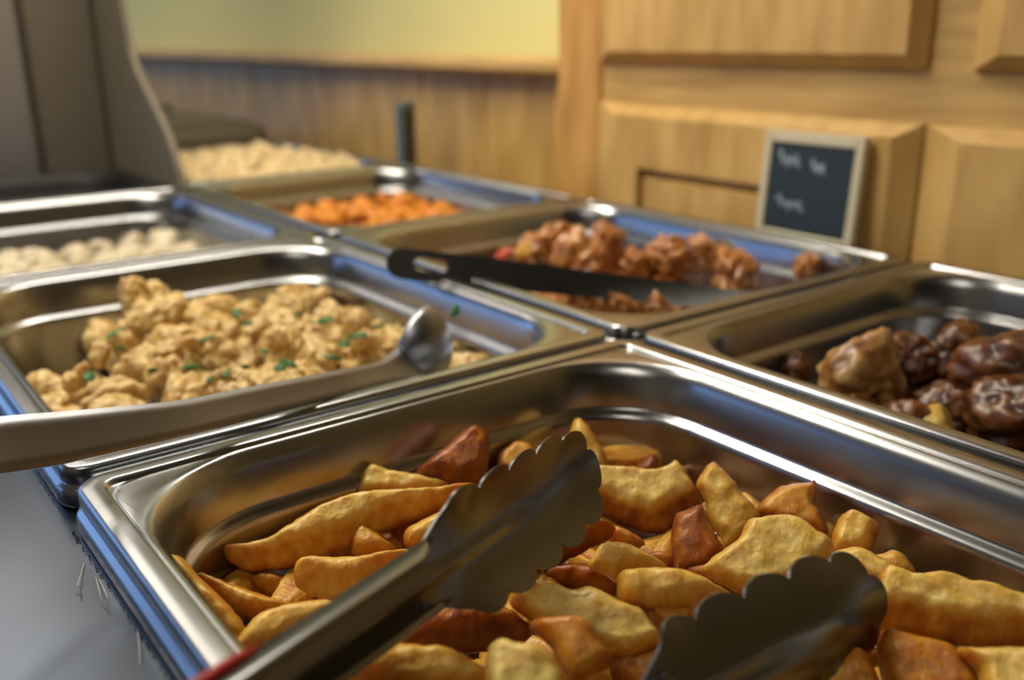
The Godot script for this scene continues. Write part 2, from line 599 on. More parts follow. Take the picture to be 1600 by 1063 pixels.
func window_unit(called: String, along_x: bool, plane: float, h: Array, panes: int) -> void:
	var st := begin()
	var bx := func(u0: float, u1: float, v0: float, v1: float, d: float) -> void:
		if along_x: add_box(st, Vector3(u0, v0, plane - d), Vector3(u1, v1, plane + d), 0.004)
		else: add_box(st, Vector3(plane - d, v0, u0), Vector3(plane + d, v1, u1), 0.004)
	bx.call(h[0], h[1], h[2], h[2] + 0.05, 0.03)
	bx.call(h[0], h[1], h[3] - 0.05, h[3], 0.03)
	for i in panes + 1:
		var u: float = lerpf(h[0], h[1] - 0.05, float(i) / panes)
		bx.call(u, u + 0.05, h[2] + 0.05, h[3] - 0.05, 0.028)
	var w := struct(called, done(st), M.white, "white framed window letting in blue daylight, outside the picture")
	for i in panes:
		var u0: float = lerpf(h[0], h[1] - 0.05, float(i) / panes) + 0.05
		var u1: float = lerpf(h[0], h[1] - 0.05, float(i + 1) / panes)
		var g := begin()
		if along_x: add_box(g, Vector3(u0, h[2] + 0.05, plane - 0.002), Vector3(u1, h[3] - 0.05, plane + 0.002))
		else: add_box(g, Vector3(plane - 0.002, h[2] + 0.05, u0), Vector3(plane + 0.002, h[3] - 0.05, u1))
		obj("pane", done(g), M.glass, w)

func build_room() -> void:
	struct("floor", box_mesh(Vector3(-3.2, -0.1, -4.8), Vector3(0.9, 0.0, 2.8)), M.floor, "brown floor of the dining room")
	struct("ceiling", box_mesh(Vector3(-3.2, 2.6, -4.8), Vector3(0.9, 2.7, 2.8)), M.white, "white ceiling above the counter")
	var hl := [[-4.55, -3.35, H - 0.08, 2.5], [-3.25, -2.0, H - 0.08, 2.5]]
	var st := begin()
	wall_with_opening(st, false, -3.2, -3.0, -4.8, 2.8, 2.6, hl)
	struct("wall_left", done(st), M.white, "white wall with windows across the room")
	var hb := [[-2.9, -0.25, H - 0.1, 2.5]]
	st = begin()
	wall_with_opening(st, true, -4.8, -4.6, -3.0, 0.674, 2.6, hb)
	struct("wall_back", done(st), M.white, "white wall at the far end of the counter")
	struct("wall_front", box_mesh(Vector3(-3.0, 0, 2.6), Vector3(0.67, 2.6, 2.8)), M.dark_wall, "wall behind the photographer")
	window_unit("window_1", false, -3.1, hl[0], 2)
	window_unit("window_2", false, -3.1, hl[1], 2)
	window_unit("window_3", true, -4.7, hb[0], 2)
	#LAMPS
	light_panel(Vector3(0.04, H + 0.75, -0.45), Vector2(0.9, 0.16), 1.3, Color(1.0, 0.95, 0.87), 8.0, "slim light panel hung over the middle of the food counter")
	light_panel(Vector3(0.02, H + 0.95, -1.75), Vector2(0.9, 0.16), 0.12, Color(1.0, 0.95, 0.88), 8.0, "slim light panel hung over the far end of the food counter")
	light_panel(Vector3(-0.2, 2.585, -2.5), Vector2(1.2, 0.6), 0.15, Color(1.0, 0.95, 0.88), 6.0, "square ceiling light over the far end of the room")
	light_panel(Vector3(-1.2, 2.585, 0.9), Vector2(1.2, 0.6), 0.15, Color(1.0, 0.95, 0.88), 6.0, "square ceiling light over the near end of the room")

# ------------------------------------------------------------------ counter
func build_counter() -> void:
	var t := base("serving_counter", Vector3(0, 0, 0))
	tag(t, "brushed stainless steel serving counter that carries all the food pans", "counter")
	var st := begin()
	var y0 := H - 0.0198
	var y1 := H - 0.0168
	add_box(st, Vector3(-0.50, y0, -1.75), Vector3(0.0110, y1, 1.3), 0.001)
	add_box(st, Vector3(0.527, y0, -1.75), Vector3(0.594, y1, 1.3), 0.001)
	add_box(st, Vector3(0.2545, y0, -1.75), Vector3(0.2838, y1, 1.3), 0.0005)
	for z in [[-0.6845, -0.6555], [-0.3515, -0.3223], [-0.0185, 0.0107], [0.3143, 1.3], [-1.75, -0.988]]:
		add_box(st, Vector3(0.0112, y0, z[0]), Vector3(0.2543, y1, z[1]), 0.0005)
		add_box(st, Vector3(0.2840, y0, z[0]), Vector3(0.5268, y1, z[1]), 0.0005)
	add_box(st, Vector3(-0.51, y0 - 0.03, -1.75), Vector3(-0.50, y1, 1.3), 0.002)
	obj("deck", done(st), M.deck, t)
	obj("cabinet", box_mesh(Vector3(-0.46, 0.08, -1.72), Vector3(0.590, H - 0.11, 1.25), 0.004), M.dull, t)
	obj("plinth", box_mesh(Vector3(-0.40, 0.0, -1.68), Vector3(0.56, 0.08, 1.2), 0.004), M.dark, t)
	for k in 5:
		obj("cabinet_door", box_mesh(Vector3(-0.478, 0.11, -1.70 + k * 0.59), Vector3(-0.4605, H - 0.14, -1.13 + k * 0.59), 0.003), M.dull, t)
	obj("upstand", box_mesh(Vector3(-0.46, H - 0.11, -1.72), Vector3(-0.44, y0, 1.25), 0.002), M.dull, t)
	obj("upstand", box_mesh(Vector3(0.575, H - 0.11, -1.72), Vector3(0.590, y0, 1.25), 0.002), M.dull, t)
	# steel housing at the far left: back plate, column and curved cheek
	var h := base("steel_housing", Vector3(0, H - 0.0166, 0))
	tag(h, "grey steel housing with a curved side cheek at the far left of the counter", "housing")
	obj("back_plate", box_mesh(Vector3(0.112, 0, -0.900), Vector3(0.178, 0.55, -0.868), 0.004), M.brushed, h)
	obj("column", box_mesh(Vector3(0.180, 0, -0.915), Vector3(0.2625, 0.55, -0.885), 0.006), M.dull_dark, h)
	var prof := [[-0.93, 0.0], [-0.93, 0.55], [-0.802, 0.55], [-0.800, 0.40], [-0.797, 0.30], [-0.792, 0.24], [-0.787, 0.20], [-0.779, 0.15], [-0.762, 0.128], [-0.740, 0.111], [-0.712, 0.089], [-0.690, 0.071], [-0.674, 0.052], [-0.664, 0.034], [-0.660, 0.016], [-0.660, 0.0]]
	var a := PackedVector3Array()
	var b := PackedVector3Array()
	for q in prof:
		a.append(Vector3(0.2630, q[1], q[0] + 0.006)); b.append(Vector3(0.2690, q[1], q[0] + 0.006))
	var stc := begin()
	add_loft(stc, [a, b], true, false, false, false, false)
	var poly := PackedVector2Array()
	for q in prof: poly.append(Vector2(q[0], q[1]))
	var tri := Geometry2D.triangulate_polygon(poly)
	for i in range(0, tri.size(), 3):
		for k in [0, 1, 2]: put(stc, a[tri[i + k]])
		for k in [0, 2, 1]: put(stc, b[tri[i + k]])
	obj("side_cheek", done(stc), M.cheek, h)

# ------------------------------------------------------------------ wood panelling
func rects(list: Array, x: float) -> ArrayMesh:
	var rings := []
	for q in list:
		rings.append(PackedVector3Array([Vector3(x - q[4], H + q[2], q[0]), Vector3(x - q[4], H + q[3], q[0]), Vector3(x - q[4], H + q[3], q[1]), Vector3(x - q[4], H + q[2], q[1])]))
	return loft(rings, true, false, true, false, false)

func build_wood() -> void:
	var w := struct("wall_right", box_mesh(Vector3(0.675, 0, -4.8), Vector3(0.9, 2.6, 2.8)), M.yellow, "pale yellow painted wall behind wood panelling on the right")
	obj("backboard", box_mesh(Vector3(0.614, 0, -0.402), Vector3(0.6748, 2.6, 2.59), 0.002), M.wood_rail, w)
	obj("post", box_mesh(Vector3(0.610, 0, -0.4685), Vector3(0.6748, 2.6, -0.4025), 0.003), M.wood_post, w)
	for z in [[-0.400, -0.054], [-0.019, 0.33], [0.36, 0.70]]:
		obj("raised_panel", rects([[z[0], z[1], 0.1194, 0.80, 0.0], [z[0], z[1], 0.1194, 0.80, 0.004], [z[0] + 0.022, z[1] - 0.010, 0.130, 0.789, 0.016]], 0.6138), M.wood, w)
	var lows := [[-0.402, -0.051], [-0.048, 0.33], [0.36, 0.70]]
	for i in 3:
		var z: Array = lows[i]
		var list := [[z[0], z[1], -0.60, 0.081, 0.0], [z[0], z[1], -0.60, 0.081, 0.003], [z[0] + 0.032, z[1] - 0.017, -0.576, 0.071, 0.015]]
		if i == 0:
			list += [[-0.334, -0.100, -0.55, 0.0225, 0.015], [-0.332, -0.102, -0.548, 0.0205, 0.004], [-0.327, -0.107, -0.544, 0.0145, 0.004], [-0.325, -0.109, -0.542, 0.0125, 0.014]]
		obj("raised_panel", rects(list, 0.6138), M.wood, w)
	obj("stile", box_mesh(Vector3(0.632, 0, -0.500), Vector3(0.6748, H + 0.104, -0.469), 0.002), M.wood_post, w)
	for k in 13:
		var z1 := -0.5005 - k * 0.145
		obj("plank", box_mesh(Vector3(0.642 + 0.0012 * (k % 2), 0, z1 - 0.1435), Vector3(0.6748, H + 0.104, z1), 0.0025), M.wood, w)
	obj("cap_rail", box_mesh(Vector3(0.612, H + 0.1045, -2.6), Vector3(0.6748, H + 0.122, -0.469), 0.004), M.wood_rail, w)

# ------------------------------------------------------------------ pans
const G := 0.0079
func build_pans() -> void:
	var p1 := pan(0, 0, 0.265, 0.325, "nearest steel pan, filled with fried potato wedges and fries")
	pan(0, -0.3326, 0.265, -0.0076, "steel pan of pale potato chunks with green herbs, left of centre")
	pan(0.2729, -0.3326, 0.5379, -0.0076, "steel pan of browned chicken pieces in front of the chalkboard")
	pan(0.2729, 0, 0.5379, 0.325, "steel pan of dark glazed roast chicken at the right edge")
	pan(0, -0.6652, 0.265, -0.3402, "steel pan with a shallow layer of white food at the left edge")
	pan(0.2729, -0.6652, 0.5379, -0.3402, "steel pan of orange diced food behind the chicken pan")
	pan(0.2729, -0.9978, 0.5379, -0.6728, "farthest open steel pan, heaped with cream coloured food")
	var dk := pan(0, -0.858, 0.2575, -0.6728, "small empty dark pan in front of the grey steel housing")
	dk.material_override = M.black_steel
	# lidded dish at the far end
	var lid := base("lidded_dish", Vector3(0.405, H - 0.0166, -1.19))
	tag(lid, "dark steel lidded dish at the far end of the counter, blue glint on its edge", "dish")
	var rings := []
	for q in [[0.128, 0.0, 0.02], [0.130, 0.012, 0.02], [0.128, 0.030, 0.02], [0.120, 0.040, 0.02], [0.095, 0.047, 0.02], [0.03, 0.050, 0.01]]:
		rings.append(rounded_ring(-q[0], -q[0] * 1.1, q[0], q[0] * 1.1, q[2], q[1]))
	obj("lid", loft(rings, true, true, true, true, false), M.dull_dark, lid)
	obj("knob", tube([Vector3(-0.03, 0.049, 0), Vector3(-0.03, 0.062, 0), Vector3(0.03, 0.062, 0), Vector3(0.03, 0.049, 0)], [0.004, 0.004, 0.004, 0.004]), M.polished, lid)
	# crumbs and dirt along the foot of the front pan's skirt
	var st := begin()
	for i in 110:
		var z := 0.006 + 0.20 * pow(rng.randf(), 1.8)
		var c := Vector3(-0.0026 - rng.randf() * 0.0009, -0.0163, z)
		var s := rng.randf_range(0.00015, 0.00042)
		if i > 95: c = Vector3(rng.randf_range(0.0, 0.004) - 0.003, -0.0163, -0.0135 - rng.randf() * 0.07); c.x = -0.0027
		var ring := []
		for q in [[0.2, -0.6], [0.9, -0.2], [0.8, 0.5], [0.25, 0.9]]:
			var rr := PackedVector3Array()
			for k in 5: rr.append(c + Vector3(cos(TAU * k / 5) * q[0] * s, q[1] * s, sin(TAU * k / 5) * q[0] * s * 1.3))
			ring.append(rr)
		add_loft(st, ring, true, true, true, false, true)
	var g := obj("crumbs", done(st), M.grime, p1)
	g.set_meta("kind", "stuff")

func build_front_pan() -> void:
	# a lower layer that carries the pieces one sees
	var kinds := []
	for k in 5:
		kinds.append(lump(300 + k, Vector3(0.026 + 0.003 * k, 0.0085, 0.0095), 9, tone_color(0.75), tone_color(0.45), tone_color(0.25), 0.12, 3))
	for i in 9:
		for j in 8:
			var x := 0.040 + 0.0225 * i + rng.randf_range(-0.005, 0.005)
			var z := 0.042 + 0.033 * j + rng.randf_range(-0.006, 0.006)
			var o := drop("potato_fry", kinds[(i + j * 3) % 5], M.fry, Vector3(x, -0.0475 + rng.randf() * 0.006, z), 0.95, "potato piece lying deep under the others in the nearest pan", "potato", "lower layer of potatoes in the nearest pan", Vector3(rng.randf() * TAU, rng.randf() * TAU, rng.randf_range(-0.2, 0.2)))
			o.position.y += 0.0
	piece("potato_fry", "long pale curved fry lying behind the scalloped tongs head, its left tip orange", Vector3(0.0839, 0.892, 0.044), Vector3(-0.291, 0.752, 0.591), [-429, -89, -344, -130, -187, -122, 0, -70, 170, -13, 343, 27, 459, 65, 496, 103, 467, 130, 302, 125, 137, 135, 28, 133, -103, 97, -213, 40, -297, -8, -388, -22, -444, -18, -460, -38], 0.015, 0.1, 0.5, 0.0091)
	piece("potato_fry", "golden fry standing against the left wall of the front pan, orange tip up", Vector3(0.0214, 0.894, 0.0624), Vector3(-0.179, 0.775, 0.606), [-94, 135, -15, -29, 56, -153, 89, -181, 115, -135, 117, -100, 67, -4, -12, 107, -43, 164, -69, 181, -112, 192], 0.013, 0.22, 0.4, 0.0029)
	piece("potato_fry", "thin golden fry half hidden behind the fry at the left wall", Vector3(0.0403, 0.884, 0.0516), Vector3(-0.209, 0.776, 0.595), [-93, -4, -17, -81, 98, -99, 176, -78, 125, -48, 24, 6, -73, 63, -137, 105, -172, 118], 0.012, 0.25, 0.5, 0.0048)
	piece("potato_fry", "stubby fry with rough end lying below the tongs shaft at left", Vector3(0.0366, 0.898, 0.0995), Vector3(-0.23, 0.793, 0.564), [-180, -42, -130, -66, -29, -55, 145, -6, 190, 46, 115, 73, 35, 80, -38, 79, -99, 67, -146, 28, -175, -9], 0.014, 0.18, 0.45, 0.0046)
	piece("potato_fry", "thick crusty golden fry above the middle of the tongs shaft", Vector3(0.0682, 0.894, 0.0779), Vector3(-0.282, 0.774, 0.568), [-205, 32, -198, -19, -155, -48, -92, -75, 1, -79, 110, -37, 213, 30, 184, 68, 109, 74, 45, 65, -28, 66, -104, 75, -170, 82, -195, 73], 0.015, 0.32, 0.3, 0.0077)
	piece("potato_wedge", "small pointed orange wedge between the long curved fry and the crusty fry", Vector3(0.0892, 0.888, 0.0521), Vector3(-0.303, 0.759, 0.576), [-48, 78, -78, 44, -91, 3, -82, -52, 1, -72, 89, -49, 38, 10, -13, 55], 0.012, 0.45, 0.6, 0.0033)
	piece("potato_wedge", "dull brown wedge just under the long curved fry near the tongs", Vector3(0.1086, 0.882, 0.0442), Vector3(-0.328, 0.756, 0.567), [-45, -69, 37, -60, 128, 4, 131, 65, 6, 74, -70, 66, -126, 20], 0.012, 0.6, 0.7, 0.0055)
	piece("potato_fry", "bright yellow fry end touching the tongs at the neck of the head", Vector3(0.1056, 0.892, 0.0644), Vector3(-0.341, 0.756, 0.558), [-84, -67, -28, -66, 68, -10, 100, 53, 43, 71, -65, 23, -92, -1, -97, -32], 0.012, 0.3, 0.45, 0.0028)
	piece("potato_wedge", "yellow wedge with upright orange end behind the long curved fry", Vector3(0.1177, 0.894, 0.0269), Vector3(-0.34, 0.732, 0.59), [-173, -56, -59, -72, 146, -65, 188, -24, 97, 13, -50, 51, -129, 87, -171, 42, -188, -31], 0.013, 0.1, 0.35, 0.0031)
	piece("potato_wedge", "dark reddish brown wedge leaning on the back wall of the front pan", Vector3(0.1371, 0.902, 0.0337), Vector3(-0.417, 0.646, 0.639), [-58, -107, 30, -132, 124, -104, 143, -30, 154, 46, 135, 101, 97, 130, 62, 118, -25, 47, -152, -61], 0.013, 0.85, 0.98, 0.0068)
	piece("potato_wedge", "small round orange wedge peeping out behind the top scallops of the tongs", Vector3(0.1737, 0.888, 0.0291), Vector3(-0.419, 0.724, 0.549), [-52, -86, 45, -78, 89, 11, 59, 72, 2, 88, -49, 61, -83, 22, -89, -38], 0.012, 0.5, 0.6, 0.0039)
	piece("potato_wedge", "tall pale wedge standing behind the tip of the tongs at the far corner", Vector3(0.2033, 0.89, 0.0422), Vector3(-0.546, 0.577, 0.607), [-70, -121, 20, -136, 88, -105, 84, -31, 49, 26, 6, 95, -41, 138, -67, 117, -88, 28], 0.011, 0.2, 0.4, 0.0029)
	piece("potato_wedge", "large pale wedge with dark orange skin below, right of the tongs tip", Vector3(0.1911, 0.888, 0.0878), Vector3(-0.479, 0.741, 0.471), [-242, -69, -151, -93, -60, -122, 26, -146, 111, -140, 153, -93, 247, -20, 201, 86, 162, 143, 129, 160, 80, 127, 42, 116, -86, 120, -188, 117, -233, 75, -249, -37], 0.018, 0.03, 0.85, 0.0093)
	piece("potato_wedge", "tiny dark red wedge tip at the back of the heap near the far corner", Vector3(0.2201, 0.884, 0.0625), Vector3(-0.544, 0.651, 0.529), [-13, -53, 53, -32, 45, 49, 14, 54, -22, 16, -51, -23], 0.01, 1, 1, 0.0028)
	piece("potato_wedge", "pointed spotted wedge standing upright at the right of the heap", Vector3(0.2034, 0.894, 0.1223), Vector3(-0.596, 0.644, 0.48), [-71, 171, -98, 138, -125, 76, -91, 9, -59, -69, -19, -128, -2, -172, 50, -137, 120, -52, 105, 3, 45, 56, 24, 91, -32, 147], 0.013, 0.2, 0.5, 0.0029)
	piece("potato_wedge", "small pale wedge edge behind the pointed upright wedge", Vector3(0.2266, 0.884, 0.1173), Vector3(-0.535, 0.741, 0.406), [-48, -25, 4, -62, 57, -39, 24, 14, -24, 52, -60, 56], 0.01, 0.15, 0.4, 0.0026)
	piece("potato_wedge", "orange wedge with thin curled brown corner touching the pan step", Vector3(0.2271, 0.891, 0.134), Vector3(-0.61, 0.668, 0.426), [-120, -58, -46, -78, 58, -98, 136, -91, 117, -14, 88, 25, 86, 94, 74, 123, 63, 106, -10, 91, -59, 67, -107, 16, -130, -28], 0.012, 0.5, 0.65, 0.0035)
	piece("potato_wedge", "broad pale slab of potato with hollow middle, beside the nearer tongs arm", Vector3(0.1807, 0.898, 0.1582), Vector3(-0.523, 0.761, 0.383), [-183, -104, -121, -134, -67, -146, 54, -120, 152, -51, 215, 29, 202, 86, 154, 111, 108, 147, 49, 148, -2, 141, -67, 118, -82, 94, -97, 46, -152, -11, -206, -71, -214, -91], 0.014, 0.06, 0.3, 0.0035)
	piece("potato_wedge", "dark brown speckled wedge between the skin-on wedge and the broad slab", Vector3(0.1781, 0.892, 0.1299), Vector3(-0.565, 0.666, 0.486), [-94, 22, -89, -47, -71, -123, 12, -121, 51, -88, 93, -34, 78, 4, 36, 70, 8, 127, -42, 108, -84, 83], 0.013, 0.8, 0.9, 0.0032)
	piece("potato_wedge", "squarish pale potato block close to the right wall of the pan", Vector3(0.2258, 0.892, 0.1627), Vector3(-0.57, 0.747, 0.343), [-71, -93, -5, -95, 59, -54, 70, -8, 79, 53, 29, 79, -19, 93, -59, 63, -72, 20, -81, -39], 0.014, 0.2, 0.5, 0.0037)
	piece("potato_wedge", "sliver of pale potato between the broad slab and the squarish block", Vector3(0.237, 0.882, 0.1447), Vector3(-0.561, 0.747, 0.358), [-32, -34, 21, -46, 40, 4, -1, 32, -45, 43], 0.01, 0.2, 0.5, 0.002)
	piece("potato_fry", "short round-ended golden fry behind the tip of the nearer tongs arm", Vector3(0.2196, 0.89, 0.181), Vector3(-0.572, 0.757, 0.314), [-67, -21, -9, -43, 53, -47, 82, -13, 66, 23, 37, 49, 3, 61, -40, 35, -85, 20], 0.012, 0.3, 0.45, 0.0031)
	piece("potato_fry", "big thick pale fry at the right edge, white crumbs on its top", Vector3(0.2037, 0.898, 0.2155), Vector3(-0.585, 0.767, 0.263), [-235, -142, -145, -122, -72, -121, -2, -117, 165, -75, 252, -30, 236, 54, 149, 77, 112, 81, 42, 85, 0, 80, -41, 90, -103, 82, -150, 61, -248, 63, -264, -33], 0.02, 0.12, 0.6, 0.0078)
	piece("potato_wedge", "pale wedge in the bottom right corner of the photo", Vector3(0.1762, 0.902, 0.2418), Vector3(-0.573, 0.789, 0.224), [-115, 9, -78, -15, -36, -90, 134, -25, 111, 100, 22, 86, -88, 46, -144, 32], 0.014, 0.15, 0.5, 0.0024)
	piece("potato_wedge", "brown shaded wedge below the big thick pale fry", Vector3(0.1738, 0.894, 0.2221), Vector3(-0.549, 0.794, 0.263), [-139, -36, -76, -129, 129, -67, 139, -14, 88, 40, 47, 77, -55, 81, -145, 70], 0.014, 0.65, 0.8, 0.0036)
	piece("potato_wedge", "pointed golden wedge at the bottom edge right of the nearer tongs arm", Vector3(0.1514, 0.894, 0.2085), Vector3(-0.511, 0.804, 0.304), [-33, 24, -68, -34, -95, -104, 110, -55, 97, 5, 78, 40, 44, 83, 16, 88], 0.012, 0.4, 0.75, 0.0025)
	piece("potato_wedge", "glossy golden wedge with pointed right end in the middle of the heap", Vector3(0.1343, 0.904, 0.1606), Vector3(-0.465, 0.781, 0.417), [-181, -22, -168, -63, -122, -72, -61, -74, 12, -63, 74, -50, 156, -28, 179, -10, 165, 0, 100, 36, 25, 62, -20, 65, -86, 61, -163, 45, -183, 25], 0.014, 0.2, 0.4, 0.0043)
	piece("potato_wedge", "crumpled pale piece behind the glossy golden wedge", Vector3(0.1428, 0.896, 0.1304), Vector3(-0.449, 0.771, 0.452), [-79, -47, -35, -75, -11, -41, 42, -28, 134, -20, 123, 5, 67, 38, 8, 62, -45, 72, -90, 56, -120, 13, -134, -24], 0.012, 0.15, 0.3, 0.003)
	piece("potato_wedge", "long orange wedge running under the tip of the tongs", Vector3(0.135, 0.89, 0.1002), Vector3(-0.41, 0.766, 0.494), [-66, 68, -168, -30, -221, -147, -142, -134, -53, -87, 38, -46, 130, 3, 204, 42, 228, 86, 173, 113, 92, 151, 38, 143], 0.014, 0.45, 0.7, 0.0055)
	piece("potato_wedge", "narrow golden sliver right of the long orange wedge", Vector3(0.1694, 0.884, 0.103), Vector3(-0.457, 0.76, 0.462), [-67, -17, 1, -45, 68, -26, 48, 3, -13, 37, -62, 42], 0.01, 0.4, 0.6, 0.0053)
	piece("potato_wedge", "small shaded bit beside the dark brown speckled wedge", Vector3(0.1668, 0.884, 0.1218), Vector3(-0.466, 0.769, 0.438), [-7, -35, 61, -25, 53, 25, 2, 35, -62, 13], 0.01, 0.5, 0.7, 0.0051)
	piece("potato_wedge", "wide pale potato slab in the middle below the tongs head", Vector3(0.1079, 0.898, 0.1491), Vector3(-0.406, 0.796, 0.449), [-228, 28, -168, -9, -70, -48, 26, -89, 110, -115, 167, -94, 225, -65, 230, -44, 201, -3, 169, 38, 94, 67, 49, 93, 4, 104, -41, 94, -108, 112, -164, 120, -221, 99, -239, 72], 0.014, 0.05, 0.5, 0.0031)
	piece("potato_wedge", "crinkled orange chunk at the bottom centre in front of the wide pale slab", Vector3(0.0855, 0.908, 0.1674), Vector3(-0.386, 0.808, 0.445), [-57, 6, -29, -45, 11, -90, 50, -72, 111, -43, 110, -8, 81, 23, 69, 54, 41, 87, -3, 95, -87, 81, -106, 73, -114, 57], 0.013, 0.5, 0.7, 0.0024)
	piece("potato_wedge", "pale blunt block at the bottom edge left of the crinkled orange chunk", Vector3(0.0691, 0.91, 0.1695), Vector3(-0.355, 0.816, 0.456), [-97, -80, 99, -80, 96, -24, 84, 15, 58, 48, 25, 68, -29, 73, -64, 84, -88, 75, -102, 48], 0.015, 0.04, 0.25, 0.002)
	piece("potato_fry", "rough golden fry along the bottom edge below the tongs shaft", Vector3(0.0481, 0.904, 0.1447), Vector3(-0.285, 0.815, 0.504), [-222, -57, 215, -96, 222, -50, 215, -10, 185, 14, 139, 44, 90, 68, 42, 72, -13, 83, -51, 81, -88, 65, -136, 37, -180, 2, -222, -33], 0.015, 0.25, 0.55, 0.0068)
	piece("potato_wedge", "wide red-brown wedge under the lowest scallop of the tongs head", Vector3(0.08, 0.894, 0.124), Vector3(-0.332, 0.798, 0.502), [-145, -77, -49, -81, 66, -79, 154, -72, 213, -28, 179, 19, 129, 54, 77, 81, 33, 85, -15, 63, -66, 73, -86, 50, -145, 7, -212, -47], 0.015, 0.7, 0.98, 0.0078)
	piece("potato_wedge", "brown wedge with one pale side under the scallops of the nearer arm", Vector3(0.1306, 0.894, 0.1629), Vector3(-0.45, 0.796, 0.406), [-64, 0, -29, -43, -1, -68, 38, -48, 64, -14, 91, 40, 82, 78, 14, 67, -96, 45], 0.012, 0.5, 0.6, 0.0027)
	piece("potato_wedge", "dark shaded wedge in the hollow between tongs tip and wide pale slab", Vector3(0.1363, 0.884, 0.1138), Vector3(-0.416, 0.779, 0.469), [-59, -36, 53, -55, 137, -34, 97, 31, -15, 58, -139, 19], 0.012, 0.85, 0.95, 0.0049)
	piece("potato_wedge", "small shaded chunk in the hollow under the long curved fry", Vector3(0.0539, 0.878, 0.0428), Vector3(-0.229, 0.774, 0.591), [-68, -3, 12, -54, 92, -37, 42, 24, -23, 57, -91, 49], 0.011, 0.45, 0.6, 0.0051)
	piece("potato_wedge", "lumpy pale piece mostly hidden behind the curled tip of the nearer arm", Vector3(0.2061, 0.894, 0.1803), Vector3(-0.562, 0.76, 0.326), [-46, -49, 56, -61, 116, -22, 88, 24, 25, 50, -38, 67, -120, 25], 0.012, 0.15, 0.4, 0.003)
	piece("potato_wedge", "dark sliver of wedge in the gap under the broad pale slab", Vector3(0.1723, 0.884, 0.1439), Vector3(-0.488, 0.776, 0.401), [-81, -25, 9, -59, 105, -36, 70, 17, -20, 59, -107, 30], 0.012, 0.7, 0.85, 0.0049)
	piece("potato_wedge", "brown wedge mostly covered by the neck of the nearer tongs arm", Vector3(0.1181, 0.886, 0.1679), Vector3(-0.424, 0.814, 0.397), [-115, -49, -38, -78, 108, -36, 125, 50, 49, 81, -45, 57, -129, 26], 0.013, 0.6, 0.8, 0.0042)
	var t := base("tongs", Vector3(0.0631, 0.928, 0.1396))
	tag(t, "scalloped stainless steel tongs lying open across the fried potatoes", "tongs")
	tong_arm(t, Vector3(0.1485, 0.92, 0.1031), Vector3(0.0631, 0.928, 0.1396), Vector3.UP, Vector3(-0.582, 0.251, 0.773), 0.165, 0.92, "farther arm, hollow side of its scalloped head showing", true)
	tong_arm(t, Vector3(0.1756, 0.91, 0.2088), Vector3(0.1053, 0.91, 0.2048), Vector3.UP, Vector3(0.829, -0.223, -0.513), 0.175, 0.98, "nearer arm, rounded back of its scalloped head showing")
	#GRIP

